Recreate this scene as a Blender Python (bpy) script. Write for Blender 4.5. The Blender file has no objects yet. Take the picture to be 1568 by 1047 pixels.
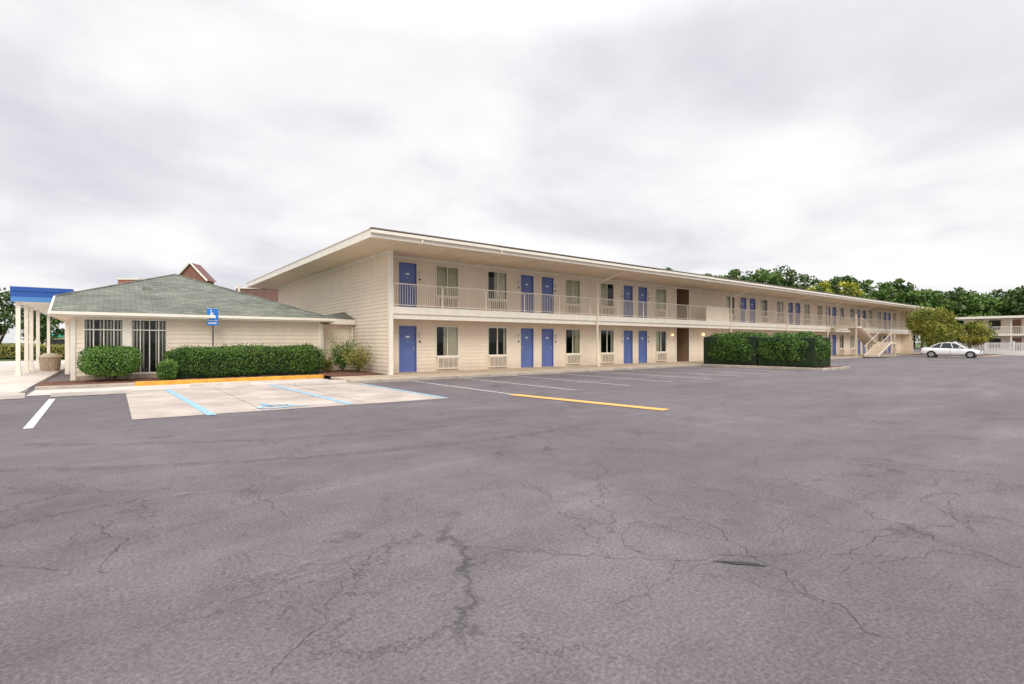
import bpy, math, random
import numpy as np
from mathutils import Vector
random.seed(7); rng=np.random.default_rng(7)
scene=bpy.context.scene
# ---------------------------------------------------------------- helpers
def new_mat(name):
    m=bpy.data.materials.new(name); m.use_nodes=True
    nt=m.node_tree; b=nt.nodes.get('Principled BSDF'); return m,nt,b
def N(nt,t,**k):
    n=nt.nodes.new(t)
    for a,v in k.items(): setattr(n,a,v)
    return n
def ramp(nt,stops,interp='LINEAR'):
    r=N(nt,'ShaderNodeValToRGB'); cr=r.color_ramp; cr.interpolation=interp
    while len(cr.elements)<len(stops): cr.elements.new(0.5)
    for e,(p,c) in zip(cr.elements,stops):
        e.position=p; e.color=(c[0],c[1],c[2],1) if not isinstance(c,(int,float)) else (c,c,c,1)
    return r
def paint(name,col,rough=0.6,var=0.12,scale=1.5,bump=0.0,bscale=60,metal=0.0,stretch=(1,1,1),spec=None):
    m,nt,b=new_mat(name); L=nt.links
    g=N(nt,'ShaderNodeNewGeometry'); mp=N(nt,'ShaderNodeMapping'); mp.inputs['Scale'].default_value=stretch
    L.new(g.outputs['Position'],mp.inputs['Vector'])
    n=N(nt,'ShaderNodeTexNoise'); n.inputs['Scale'].default_value=scale; n.inputs['Detail'].default_value=5; n.inputs['Roughness'].default_value=0.65
    L.new(mp.outputs[0],n.inputs['Vector'])
    lo=tuple(c*(1-var) for c in col); hi=tuple(min(1,c*(1+var)) for c in col)
    r=ramp(nt,[(0.3,lo),(0.7,hi)]); L.new(n.outputs['Fac'],r.inputs[0]); L.new(r.outputs[0],b.inputs['Base Color'])
    b.inputs['Roughness'].default_value=rough; b.inputs['Metallic'].default_value=metal
    if spec is not None: b.inputs['Specular IOR Level'].default_value=spec
    if bump>0:
        n2=N(nt,'ShaderNodeTexNoise'); n2.inputs['Scale'].default_value=bscale; n2.inputs['Detail'].default_value=3
        L.new(g.outputs['Position'],n2.inputs['Vector'])
        bp=N(nt,'ShaderNodeBump'); bp.inputs['Strength'].default_value=bump; bp.inputs['Distance'].default_value=0.02
        L.new(n2.outputs['Fac'],bp.inputs['Height']); L.new(bp.outputs[0],b.inputs['Normal'])
    return m
class MB:
    def __init__(s): s.v=[];s.f=[];s.m=[]
    def poly(s,pts,m=0):
        i=len(s.v); s.v+= [tuple(p) for p in pts]; s.f.append(tuple(range(i,i+len(pts)))); s.m.append(m)
    def box(s,x0,x1,y0,y1,z0,z1,m=0):
        i=len(s.v)
        s.v+=[(x0,y0,z0),(x1,y0,z0),(x1,y1,z0),(x0,y1,z0),(x0,y0,z1),(x1,y0,z1),(x1,y1,z1),(x0,y1,z1)]
        for q in ((0,3,2,1),(4,5,6,7),(0,1,5,4),(1,2,6,5),(2,3,7,6),(3,0,4,7)):
            s.f.append(tuple(i+k for k in q)); s.m.append(m)
    def cyl(s,p0,p1,r0,r1=None,n=8,m=0,cap=True):
        if r1 is None: r1=r0
        p0=Vector(p0);p1=Vector(p1); d=(p1-p0).normalized()
        a=d.orthogonal().normalized(); b=d.cross(a); i=len(s.v)
        for p,r in((p0,r0),(p1,r1)):
            for k in range(n):
                t=2*math.pi*k/n; s.v.append(tuple(p+a*math.cos(t)*r+b*math.sin(t)*r))
        for k in range(n):
            s.f.append((i+k,i+(k+1)%n,i+n+(k+1)%n,i+n+k)); s.m.append(m)
        if cap:
            s.f.append(tuple(i+k for k in range(n))[::-1]); s.m.append(m)
            s.f.append(tuple(i+n+k for k in range(n))); s.m.append(m)
    def prism(s,pts,z0,z1,m=0):
        n=len(pts); i=len(s.v)
        s.v+=[(p[0],p[1],z0) for p in pts]+[(p[0],p[1],z1) for p in pts]
        s.f.append(tuple(range(i,i+n))[::-1]); s.m.append(m); s.f.append(tuple(range(i+n,i+2*n))); s.m.append(m)
        for k in range(n):
            s.f.append((i+k,i+(k+1)%n,i+n+(k+1)%n,i+n+k)); s.m.append(m)
    def build(s,name,mats,parent=None,smooth=False,bevel=0,loc=None,rot=None):
        me=bpy.data.meshes.new(name); me.from_pydata(s.v,[],s.f)
        for mm in mats: me.materials.append(mm)
        me.polygons.foreach_set('material_index',s.m)
        if smooth: me.polygons.foreach_set('use_smooth',[True]*len(s.f))
        me.update(); o=bpy.data.objects.new(name,me); scene.collection.objects.link(o)
        if parent: o.parent=parent
        if loc: o.location=loc
        if rot: o.rotation_euler=rot
        if bevel:
            b=o.modifiers.new('bev','BEVEL'); b.width=bevel; b.segments=2; b.limit_method='ANGLE'
        return o
def empty(name,loc=(0,0,0),rz=0):
    e=bpy.data.objects.new(name,None); scene.collection.objects.link(e); e.location=loc; e.rotation_euler=(0,0,rz); return e
# ---------------------------------------------------------------- materials
def siding_mat(name,col):
    m,nt,b=new_mat(name); L=nt.links
    g=N(nt,'ShaderNodeNewGeometry'); mp=N(nt,'ShaderNodeMapping'); mp.inputs['Scale'].default_value=(1.2,1.2,0.35)
    L.new(g.outputs['Position'],mp.inputs[0])
    n=N(nt,'ShaderNodeTexNoise'); n.inputs['Scale'].default_value=1.2; n.inputs['Detail'].default_value=7; n.inputs['Roughness'].default_value=.7
    L.new(mp.outputs[0],n.inputs[0])
    r=ramp(nt,[(0.3,tuple(c*.90 for c in col)),(0.55,col),(0.8,tuple(min(1,c*1.05) for c in col))])
    L.new(n.outputs['Fac'],r.inputs[0])
    s=N(nt,'ShaderNodeSeparateXYZ'); L.new(g.outputs['Position'],s.inputs[0])
    mr=N(nt,'ShaderNodeMapRange'); mr.inputs['From Min'].default_value=0.1; mr.inputs['From Max'].default_value=0.6; mr.inputs['To Min'].default_value=.35; mr.inputs['To Max'].default_value=0
    L.new(s.outputs['Z'],mr.inputs[0])
    mx=N(nt,'ShaderNodeMixRGB'); mx.inputs[2].default_value=(.36,.29,.22,1); L.new(mr.outputs[0],mx.inputs[0]); L.new(r.outputs[0],mx.inputs[1])
    L.new(mx.outputs[0],b.inputs['Base Color']); b.inputs['Roughness'].default_value=.6
    return m
SIDING=siding_mat('siding_cream',(.84,.725,.585))
TRIM=paint('trim_white',(.84,.79,.69),.5,.07,2)
SOFFIT=paint('soffit_beige',(.78,.655,.50),.7,.08,1)
SLAB=paint('balcony_slab',(.68,.58,.46),.75,.1,2)
GUTTER=paint('gutter_brown',(.20,.16,.13),.5,.2,3)
RAIL=paint('railing_cream',(.84,.75,.63),.5,.06,3)
BLUE=paint('door_blue',(.105,.155,.40),.45,.14,1.3)
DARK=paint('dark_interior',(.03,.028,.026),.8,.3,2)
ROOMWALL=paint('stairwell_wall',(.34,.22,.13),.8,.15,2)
CURT=paint('curtain',(.72,.69,.48),.8,.1,3)
CURT2=paint('curtain_lining',(.84,.79,.65),.8,.1,3)
BLIND=paint('vertical_blind',(.80,.78,.70),.7,.08,3)
ACM=paint('ac_grille',(.76,.66,.53),.55,.12,5)
METAL=paint('brushed_metal',(.45,.44,.42),.35,.1,10,metal=.8)
WHITE=paint('white_paint',(.80,.79,.77),.45,.06,4)
ROOFTOP=paint('roof_membrane',(.35,.34,.33),.9,.2,1)
CONC=paint('concrete',(.52,.42,.31),.9,.2,1.1,bump=.3,bscale=40)
CONCL=paint('concrete_light',(.56,.51,.46),.9,.2,.7,bump=.3,bscale=40)
KERB=paint('kerb_concrete',(.42,.37,.31),.9,.25,2,bump=.3)
MULCH=paint('mulch',(.15,.065,.04),.95,.6,14,bump=1,bscale=30)
YEL=paint('yellow_kerb_paint',(.72,.36,.05),.8,.25,3)
POLE=paint('dark_post',(.06,.07,.07),.5,.2,4)
BRICK=paint('planter_brick',(.42,.33,.25),.9,.25,6)
BARK=paint('bark',(.11,.08,.06),.95,.3,6,bump=.6)
BARKL=paint('bark_light',(.25,.20,.15),.9,.3,6)
def glass_mat():
    m=bpy.data.materials.new('window_glass'); m.use_nodes=True; nt=m.node_tree; nt.nodes.clear(); L=nt.links
    o=N(nt,'ShaderNodeOutputMaterial'); mx=N(nt,'ShaderNodeMixShader'); t=N(nt,'ShaderNodeBsdfTransparent'); t.inputs[0].default_value=(.88,.90,.86,1)
    g=N(nt,'ShaderNodeBsdfGlossy'); g.inputs['Roughness'].default_value=.03
    f=N(nt,'ShaderNodeFresnel'); f.inputs[0].default_value=1.5
    L.new(f.outputs[0],mx.inputs[0]); L.new(t.outputs[0],mx.inputs[1]); L.new(g.outputs[0],mx.inputs[2]); L.new(mx.outputs[0],o.inputs[0])
    return m
GLASS=glass_mat()
def leaf_mat(name,dark,mid,light,nscale=1.2):
    m,nt,b=new_mat(name); L=nt.links
    g=N(nt,'ShaderNodeNewGeometry')
    n=N(nt,'ShaderNodeTexNoise'); n.inputs['Scale'].default_value=nscale; n.inputs['Detail'].default_value=3
    L.new(g.outputs['Position'],n.inputs[0])
    a=N(nt,'ShaderNodeMath',operation='MULTIPLY_ADD'); a.inputs[1].default_value=.45
    L.new(g.outputs['Random Per Island'],a.inputs[0])
    s=N(nt,'ShaderNodeMath',operation='MULTIPLY_ADD'); s.inputs[1].default_value=1.3; s.inputs[2].default_value=-.35
    L.new(n.outputs['Fac'],s.inputs[0]); L.new(s.outputs[0],a.inputs[2])
    r=ramp(nt,[(0.1,dark),(0.5,mid),(0.9,light)]); L.new(a.outputs[0],r.inputs[0]); L.new(r.outputs[0],b.inputs['Base Color'])
    b.inputs['Roughness'].default_value=.55; b.inputs['Specular IOR Level'].default_value=.3
    return m
HEDGE=leaf_mat('hedge_leaves',(.020,.055,.010),(.055,.125,.018),(.13,.23,.035),1.6)
HEDGEL=leaf_mat('hedge_leaves_light',(.03,.08,.012),(.09,.19,.03),(.19,.32,.06),2.0)
SHRUBY=leaf_mat('shrub_yellow_green',(.09,.13,.02),(.24,.25,.05),(.46,.36,.10),3)
TREEG=leaf_mat('tree_leaves',(.035,.075,.015),(.09,.17,.035),(.18,.28,.06),.35)
TREED=leaf_mat('tree_leaves_dark',(.028,.06,.018),(.07,.125,.035),(.12,.19,.05),.3)
TREEY=leaf_mat('tree_leaves_yellow',(.15,.20,.02),(.33,.36,.04),(.50,.48,.07),.4)
MYRT=leaf_mat('myrtle_leaves',(.08,.12,.018),(.20,.24,.03),(.42,.32,.06),.8)
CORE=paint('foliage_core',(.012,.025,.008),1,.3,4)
GRASS=paint('grass',(.075,.12,.03),.95,.35,1.5,bump=.6,bscale=25)

def asphalt():
    m,nt,b=new_mat('asphalt'); L=nt.links
    g=N(nt,'ShaderNodeNewGeometry'); P=g.outputs['Position']
    def noise(sc,det=6,ro=.6,stretch=None,dist=0,rz=0):
        n=N(nt,'ShaderNodeTexNoise'); n.inputs['Scale'].default_value=sc; n.inputs['Detail'].default_value=det; n.inputs['Roughness'].default_value=ro; n.inputs['Distortion'].default_value=dist
        if stretch:
            mp=N(nt,'ShaderNodeMapping'); mp.inputs['Scale'].default_value=stretch; mp.inputs['Rotation'].default_value=(0,0,rz); L.new(P,mp.inputs[0]); L.new(mp.outputs[0],n.inputs[0])
        else: L.new(P,n.inputs[0])
        return n.outputs['Fac']
    def mul(c,f):
        x=N(nt,'ShaderNodeMixRGB',blend_type='MULTIPLY'); x.inputs[0].default_value=1; L.new(c,x.inputs[1]); L.new(f,x.inputs[2]); return x.outputs[0]
    base=ramp(nt,[(.32,(.128,.111,.122)),(.5,(.150,.131,.141)),(.68,(.172,.152,.156))]); L.new(noise(.16,4,.6,dist=.8),base.inputs[0])
    r2=ramp(nt,[(.3,.78),(.5,1.0),(.75,1.20)]); L.new(noise(1.3,8,.74),r2.inputs[0])
    r3=ramp(nt,[(.36,.88),(.55,1.0),(.64,1.13),(.75,1.28)]); L.new(noise(1,6,.7,(.14,1.0,1),.8,.25),r3.inputs[0])
    r4=ramp(nt,[(.30,.42),(.5,.97),(.70,1.7)]); L.new(noise(42,5,.85),r4.inputs[0])
    r5=ramp(nt,[(.26,.70),(.34,1),(.64,1),(.72,1.35)]); L.new(noise(7,5,.8),r5.inputs[0])
    c=mul(mul(mul(mul(base.outputs[0],r2.outputs[0]),r3.outputs[0]),r4.outputs[0]),r5.outputs[0])
    def cracks(c,scale,width,rot,lo,hi,amt,col):
        nd=N(nt,'ShaderNodeTexNoise'); nd.inputs['Scale'].default_value=scale*1.9; nd.inputs['Detail'].default_value=6; nd.inputs['Roughness'].default_value=.72; L.new(P,nd.inputs[0])
        va=N(nt,'ShaderNodeVectorMath',operation='MULTIPLY_ADD'); va.inputs[1].default_value=(1.1/scale,1.1/scale,0); L.new(nd.outputs['Color'],va.inputs[0]); L.new(P,va.inputs[2])
        mp=N(nt,'ShaderNodeMapping'); mp.inputs['Rotation'].default_value=(0,0,rot); mp.inputs['Scale'].default_value=(1,.55,1); L.new(va.outputs[0],mp.inputs[0])
        vo=N(nt,'ShaderNodeTexVoronoi',feature='DISTANCE_TO_EDGE'); vo.inputs['Scale'].default_value=scale; L.new(mp.outputs[0],vo.inputs[0])
        cr=ramp(nt,[(.0,1),(width,0)]); L.new(vo.outputs['Distance'],cr.inputs[0])
        mk=ramp(nt,[(lo,0),(hi,amt)]); L.new(noise(.45,3,.5),mk.inputs[0])
        mm=N(nt,'ShaderNodeMath',operation='MULTIPLY'); L.new(cr.outputs[0],mm.inputs[0]); L.new(mk.outputs[0],mm.inputs[1])
        mx=N(nt,'ShaderNodeMixRGB'); mx.inputs[2].default_value=(*col,1); L.new(mm.outputs[0],mx.inputs[0]); L.new(c,mx.inputs[1]); return mx.outputs[0]
    c=cracks(c,.8,.010,.5,.46,.58,.75,(.045,.040,.045))
    c=cracks(c,2.6,.014,1.4,.54,.64,.55,(.055,.048,.052))
    L.new(c,b.inputs['Base Color'])
    b.inputs['Roughness'].default_value=.8; b.inputs['Specular IOR Level'].default_value=.35
    bp=N(nt,'ShaderNodeBump'); bp.inputs['Strength'].default_value=.8; bp.inputs['Distance'].default_value=.015; L.new(noise(60,3,.75),bp.inputs['Height']); L.new(bp.outputs[0],b.inputs['Normal'])
    return m
ASPH=asphalt()
def worn(name,col,thr=.42,scale=9,soft=.1,mx=1.0):
    m,nt,b=new_mat(name); L=nt.links
    g=N(nt,'ShaderNodeNewGeometry'); n=N(nt,'ShaderNodeTexNoise'); n.inputs['Scale'].default_value=scale; n.inputs['Detail'].default_value=8; n.inputs['Roughness'].default_value=.8
    L.new(g.outputs['Position'],n.inputs[0])
    r=ramp(nt,[(thr-soft,0.0),(thr+soft,mx)]); L.new(n.outputs['Fac'],r.inputs[0]); L.new(r.outputs[0],b.inputs['Alpha'])
    b.inputs['Base Color'].default_value=(*col,1); b.inputs['Roughness'].default_value=.8
    return m
PW=worn('marking_white',(.70,.68,.64),.40); PWF=worn('marking_white_faded',(.60,.58,.55),.45)
PB=worn('marking_blue',(.30,.52,.68),.42); PY=worn('marking_yellow',(.78,.43,.12),.37)
# ---------------------------------------------------------------- ground
mb=MB(); mb.poly([(-900,-900,-.03),(1100,-900,-.03),(1100,1100,-.03),(-900,1100,-.03)]); mb.build('ground',[GRASS])
mb=MB(); mb.poly([(-70,-70,0),(120,-70,0),(120,34,0),(-70,34,0)]); mb.build('asphalt_parking_lot',[ASPH])
mb=MB()
mb.box(-2.4,.0,-2.2,0.3,-.02,.10); mb.box(.001,73,-2.2,1.3,-.02,.10)
for k in range(0,38):
    x=-1.4+k*2
    mb.box(x,x+.012,-2.2,0,.1001,.102,1)
mb.build('sidewalk',[CONC,DARK])
mb=MB(); mb.box(-2.55,73.2,-2.36,-2.203,-.02,.112); mb.build('kerb',[KERB],bevel=.02)
mb=MB(); mb.box(-40,-11.35,-.95,32,-.02,.09); mb.build('entrance_driveway',[CONCL])
mb=MB(); mb.box(-40,-11.2,-1.12,-.955,-.02,.10); mb.build('kerb',[KERB],bevel=.02)
mb=MB(); mb.poly([(-11.2,-1.0,.010),(-2.56,-1.0,.010),(-2.56,1.1,.010),(-11.2,1.1,.010)]); mb.build('pavement',[CONCL])
mb=MB(); mb.poly([(-9.0,-8.1,.006),(-2.2,-8.6,.006),(-2.2,-2.4,.006),(-2.6,-1.005,.006),(-9.0,-1.005,.006)])
for y in (-3.4,-5.9): mb.box(-9.0,-2.2,y,y+.02,.0062,.008,1)
for x in (-6.7,-4.4): mb.box(x,x+.02,-8.2,-1.01,.0062,.0085,1)
mb.build('accessible_parking_pad',[paint('pad_concrete',(.44,.375,.33),.9,.28,.9,bump=.3,bscale=40),paint('joint_dark',(.20,.17,.15),.95,.2,5)])
mb=MB(); mb.box(-8.7,-2.4,1.1,1.26,-.02,.15); mb.build('yellow_kerb',[YEL],bevel=.015)
mb=MB(); mb.box(-11.2,-8.702,1.1,1.26,-.02,.12); mb.build('kerb',[KERB],bevel=.015)
def mulch_bed(name,x0,x1,y0,y1,z):
    nx=max(4,int((x1-x0)/.12)); ny=max(4,int((y1-y0)/.12)); m=MB()
    for j in range(ny+1):
        for i in range(nx+1):
            e=0 if i in(0,nx) or j in (0,ny) else 1
            m.v.append((x0+(x1-x0)*i/nx,y0+(y1-y0)*j/ny,z+e*(random.random()*.05)))
    for j in range(ny):
        for i in range(nx):
            a=j*(nx+1)+i; m.f.append((a,a+1,a+nx+2,a+nx+1)); m.m.append(0)
    m.build(name,[MULCH])
mulch_bed('mulch_bed',-11.2,-2.4,1.262,3.6,.10)
mulch_bed('mulch_bed',-2.4,-.03,.302,4.2,.12)
mulch_bed('mulch_bed',19.9,23.2,-9.2,-2.37,.10)
mb=MB()
mb.box(19.75,23.35,-9.35,-9.2,-.02,.13); mb.box(19.75,19.9,-9.198,-2.37,-.02,.13); mb.box(23.2,23.35,-9.198,-2.37,-.02,.13)
mb.build('island_kerb',[KERB],bevel=.02)
mulch_bed('mulch_bed',58.5,69,-9.0,-2.4,.10)
mb=MB(); mb.box(58.35,69.1,-9.15,-9.0,-.02,.13); mb.box(58.35,58.5,-8.998,-2.4,-.02,.13); mb.build('island_kerb',[KERB],bevel=.02)
def stripe(mb,x0,y0,x1,y1,w,z=.010,m=0):
    d=Vector((x1-x0,y1-y0,0)).normalized(); n=Vector((-d.y,d.x,0))*w/2; a=Vector((x0,y0,z)); b=Vector((x1,y1,z))
    K=8
    for i in range(K):
        p=a.lerp(b,i/K); q=a.lerp(b,(i+1)/K); mb.poly([p-n,q-n,q+n,p+n],m)
mb=MB(); stripe(mb,-10.55,-2.4,-10.45,-8.3,.13); mb.build('parking_line',[PW])
mb=MB()
for x in (-.25,2.1,4.7,7.25,9.8,12.35,14.9,17.45): stripe(mb,x,-2.6,x-.05,-9.0,.12)
for k in range(12): stripe(mb,25.8+2.6*k,-2.6,25.8+2.6*k,-8.6,.12)
mb.build('parking_line',[PWF])
mb=MB(); stripe(mb,-7.95,-1.1,-7.7,-8.4,.16,.014); stripe(mb,-4.95,-1.1,-4.78,-8.35,.16,.014); stripe(mb,-2.35,-2.6,-2.3,-8.5,.13,.014)
mb.build('accessible_parking_line',[PB])
mb=MB(); stripe(mb,-.35,-8.9,.29,-13.6,.33,.012); mb.build('yellow_parking_line',[PY])
def wheelchair(mb,T,th=.085,m=0):
    def seg(a,b):
        a=Vector(a);b=Vector(b); d=(b-a).normalized(); n=Vector((-d.y,d.x))*th/2; a=a-d*th*.3; b=b+d*th*.3
        mb.poly([T(*(a-n)),T(*(b-n)),T(*(b+n)),T(*(a+n))],m)
    mb.poly([T(.40+.085*math.cos(t*math.pi/6),1.02+.085*math.sin(t*math.pi/6)) for t in range(12)],m)
    for a,b in (((.40,.86),(.42,.5)),((.42,.5),(.72,.5)),((.72,.5),(.86,.16)),((.86,.16),(.98,.2)),((.41,.7),(.66,.7))): seg(a,b)
    for k in range(12):
        t0=math.radians(120+20*k); t1=math.radians(120+20*(k+1)); c=(.46,.36); R=.29;r=R-th
        mb.poly([T(c[0]+R*math.cos(t0),c[1]+R*math.sin(t0)),T(c[0]+R*math.cos(t1),c[1]+R*math.sin(t1)),T(c[0]+r*math.cos(t1),c[1]+r*math.sin(t1)),T(c[0]+r*math.cos(t0),c[1]+r*math.sin(t0))],m)
mb=MB(); wheelchair(mb,lambda a,b:(-6.95+a*1.25,-8.15+b*1.15,.018),.10); mb.build('accessible_parking_symbol',[PB])
def wheel_stop(x,y,L=1.75):
    m=MB(); prof=[(-.075,0),(.075,0),(.055,.10),(.04,.125),(-.04,.125),(-.055,.10)]; n=len(prof)
    m.v=[(-L/2,a,b) for a,b in prof]+[(L/2,a,b) for a,b in prof]
    m.f=[tuple(range(n)),tuple(range(n,2*n))[::-1]]+[(k,n+k,n+(k+1)%n,(k+1)%n) for k in range(n)]; m.m=[0]*(n+2)
    m.build('wheel_stop',[CONCL],loc=(x,y,.008),rot=(0,0,random.uniform(-.03,.03)),bevel=.012)
for x,y in ((-9.75,-1.75),(-12.0,-1.75),(-6.4,-.55),(-3.5,-2.0)): wheel_stop(x,y)
CRK=worn('crack_dark',(.035,.032,.036),.42,18,.08,.85); SKID=worn('skid_mark',(.05,.045,.05),.54,7,.12,.30); OIL=worn('oil_stain',(.05,.046,.05),.56,6,.14,.40); PALE=worn('pale_scuff',(.29,.265,.26),.60,6,.12,.40)
mb=MB()
def crack(x,y,a,n,w,depth=0):
    for i in range(n):
        a2=a+random.uniform(-.8,.8); l=random.uniform(.03,.10); x2=x+math.cos(a2)*l; y2=y+math.sin(a2)*l
        ww=w*random.uniform(.4,1.2); nx,ny=-math.sin(a2)*ww/2,math.cos(a2)*ww/2
        mb.poly([(x-nx,y-ny,.004),(x2-nx,y2-ny,.004),(x2+nx,y2+ny,.004),(x+nx,y+ny,.004)])
        if random.random()<.09 and depth<2 and n>8: crack(x2,y2,a2+random.choice([-1,1])*random.uniform(.6,1.2),n//3,w*.65,depth+1)
        x,y=x2,y2
def site(X,Y): return (-9.29+.789*X+.614*Y,-20.39-.614*X+.789*Y)
for k in range(60):
    t=random.uniform(2.2,13); f=random.uniform(-.9,1.0)
    x,y=site(f*t,t)
    if y>-9.6: continue
    crack(x,y,random.choice([0,1.57,.7,2.5])+random.uniform(-.3,.3),random.randint(10,40),random.uniform(.003,.006))
crack(*site(1.9,2.6),1.2,40,.0055); crack(*site(3.3,3.0),.9,50,.006); crack(*site(3.6,4.0),.4,36,.005)
mb.build('asphalt_crack',[CRK])
mb=MB()
def arc(cx,cy,R,a0,a1,w,z):
    K=24
    for k in range(K):
        t0=a0+(a1-a0)*k/K; t1=a0+(a1-a0)*(k+1)/K
        mb.poly([(cx+(R-w/2)*math.cos(t0),cy+(R-w/2)*math.sin(t0),z),(cx+(R-w/2)*math.cos(t1),cy+(R-w/2)*math.sin(t1),z),(cx+(R+w/2)*math.cos(t1),cy+(R+w/2)*math.sin(t1),z),(cx+(R+w/2)*math.cos(t0),cy+(R+w/2)*math.sin(t0),z)])
arc(-4,-3,9.5,-2.3,-1.5,.18,.0061); arc(-4,-3,11,-2.4,-1.4,.18,.0061)
for R in (.40,.45,.50,.55): arc(*site(-2.25,3.2),R,-1.2,.3,.022,.0067)
mb.build('tyre_skid_marks',[SKID])
def blob(mb,x,y,rx,ry,z,seed):
    r=random.Random(seed); mb.poly([(x+rx*math.cos(t)*r.uniform(.6,1.1),y+ry*math.sin(t)*r.uniform(.6,1.1),z) for t in [2*math.pi*k/20 for k in range(20)]])
mb=MB()
for k in range(14):
    t=random.uniform(3,16); x,y=site(random.uniform(-.9,1)*t,t)
    if y<-9.5: blob(mb,x,y,random.uniform(.06,.25),random.uniform(.06,.2),.0070+.0002*k,k)
for k in range(7): blob(mb,1+2.55*k,-6.5+random.uniform(-.8,.8),.45,.7,.0105+.0001*k,k+90)
mb.build('oil_stains',[OIL])
mb=MB()
for k in range(16):
    t=random.uniform(3,16); x,y=site(random.uniform(-.95,1)*t,t)
    if y<-9.5: blob(mb,x,y,random.uniform(.2,.8),random.uniform(.08,.35),.0125+.0002*k,k+300)
mb.build('pale_scuffs',[PALE])
mb=MB(); pts=[]
for k in range(22):
    t=2*math.pi*k/22; a=.165*math.cos(t)*random.uniform(.8,1.1); b=.028*math.sin(t)*random.uniform(.5,1.3)
    x,y=site(1.54+a,3.47+b-a*.22); pts.append((x,y,.0055))
mb.poly(pts); mb.build('pothole_patch',[paint('pothole_dark',(.055,.058,.048),.95,.5,60,bump=1,bscale=120)])
# ---------------------------------------------------------------- siding generator
def siding(mb,f,u0,u1,z0,z1,m=0,c=.17):
    k=math.floor((z0-.1)/c)
    z=.1+k*c
    while z<z1-1e-4:
        a=max(z,z0); b=min(z+c,z1)
        oa=.02*(1-(a-z)/c); ob=.02*(1-(b-z)/c)
        mb.poly([f(u0,oa,a),f(u1,oa,a),f(u1,ob,b),f(u0,ob,b)],m)
        if b<z1-1e-4: mb.poly([f(u0,ob,b),f(u1,ob,b),f(u1,.02,b),f(u0,.02,b)],m)
        z+=c
def wall_open(mb,f,u0,u1,z0,z1,ops,m=0):
    xs=sorted(set([u0,u1]+[o[0] for o in ops]+[o[1] for o in ops]))
    xs=[x for x in xs if u0<=x<=u1]
    for a,b in zip(xs[:-1],xs[1:]):
        c=(a+b)/2; zz=sorted([(o[2],o[3]) for o in ops if o[0]<c<o[1]]); z=z0
        for p,q in zz:
            if p>z: siding(mb,f,a,b,z,p,m)
            z=max(z,q)
        if z<z1: siding(mb,f,a,b,z,z1,m)
# ---------------------------------------------------------------- motel
motel=empty('two_storey_motel_building')
F0,F1=.10,3.0; TOP=5.42; LEN=72.0; DEP=18.5; D=1.2
DH=2.14; WB=.70; WT=2.17
doors=[(.99,1.86)]; wins=[(2.88,4.17)]
for c in (9.30,17.78):
    doors+=[(c-1.18,c-.31),(c+.31,c+1.18)]; wins+=[(c-3.40,c-2.12),(c+2.12,c+3.36)]
for c in (32.35,40.85,49.35,57.85,66.35):
    doors+=[(c-1.18,c-.31),(c+.31,c+1.18)]; wins+=[(c-3.40,c-2.12),(c+2.12,c+3.36)]
SW=(22.25,23.9)
ops=[]
for fl in (F0,F1):
    for d in doors: ops.append((d[0],d[1],fl,fl+DH))
    for w in wins: ops.append((w[0],w[1],fl+.10,fl+WT))
ops.append((SW[0],SW[1],F0,2.5)); ops.append((SW[0],SW[1],F1,TOP))
mb=MB(); wall_open(mb,lambda u,o,z:(u,D-o,z),.0,LEN,F0,TOP,ops)
siding(mb,lambda u,o,z:(-o,u,z),0,DEP,.02,TOP)
mb.poly([(.12,0.0,F0),(.12,D-.022,F0),(.12,D-.022,TOP),(.12,0.0,TOP)])
mb.box(LEN-.12,LEN,0,D-.022,0,TOP)
mb.poly([(LEN,D,0),(LEN,DEP,0),(LEN,DEP,TOP),(LEN,D,TOP)]); mb.poly([(0,DEP,0),(LEN,DEP,0),(LEN,DEP,TOP),(0,DEP,TOP)])
mb.build('walls',[SIDING],motel)
mb=MB()
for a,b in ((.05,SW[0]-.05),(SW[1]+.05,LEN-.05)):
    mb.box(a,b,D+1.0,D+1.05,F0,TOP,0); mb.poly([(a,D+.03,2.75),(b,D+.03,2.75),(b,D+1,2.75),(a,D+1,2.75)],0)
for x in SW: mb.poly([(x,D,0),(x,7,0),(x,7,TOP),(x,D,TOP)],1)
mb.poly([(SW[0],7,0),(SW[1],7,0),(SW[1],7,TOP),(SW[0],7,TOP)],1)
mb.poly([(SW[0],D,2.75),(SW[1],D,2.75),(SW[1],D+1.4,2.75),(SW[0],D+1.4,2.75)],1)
for k in range(14): mb.box(SW[0]+.02,SW[1]-.02,D+1.4+k*.28,D+1.7+k*.28,.1,.28+k*.19,2)
mb.build('interiors',[DARK,ROOMWALL,CONC],motel)
mb=MB(); mb.box(-.035,.14,-.03,-.001,.1,TOP); mb.box(-.037,-.021,0.0,.12,.1,TOP)
mb.box(-.03,.0,DEP-.1,DEP+.02,.1,TOP); mb.box(LEN-.14,LEN+.02,-.03,-.001,.1,TOP)
for x in SW: mb.box(x-.06,x+.06,D-.035,D-.021,F0,TOP)
mb.box(.13,LEN-.13,D-.06,D-.021,TOP-.12,TOP-.002)
mb.box(-.045,-.022,.12,DEP-.1,TOP-.14,TOP-.002)
mb.build('corner_trim',[TRIM],motel)
md=MB(); mw=MB(); ma=MB()
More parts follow.
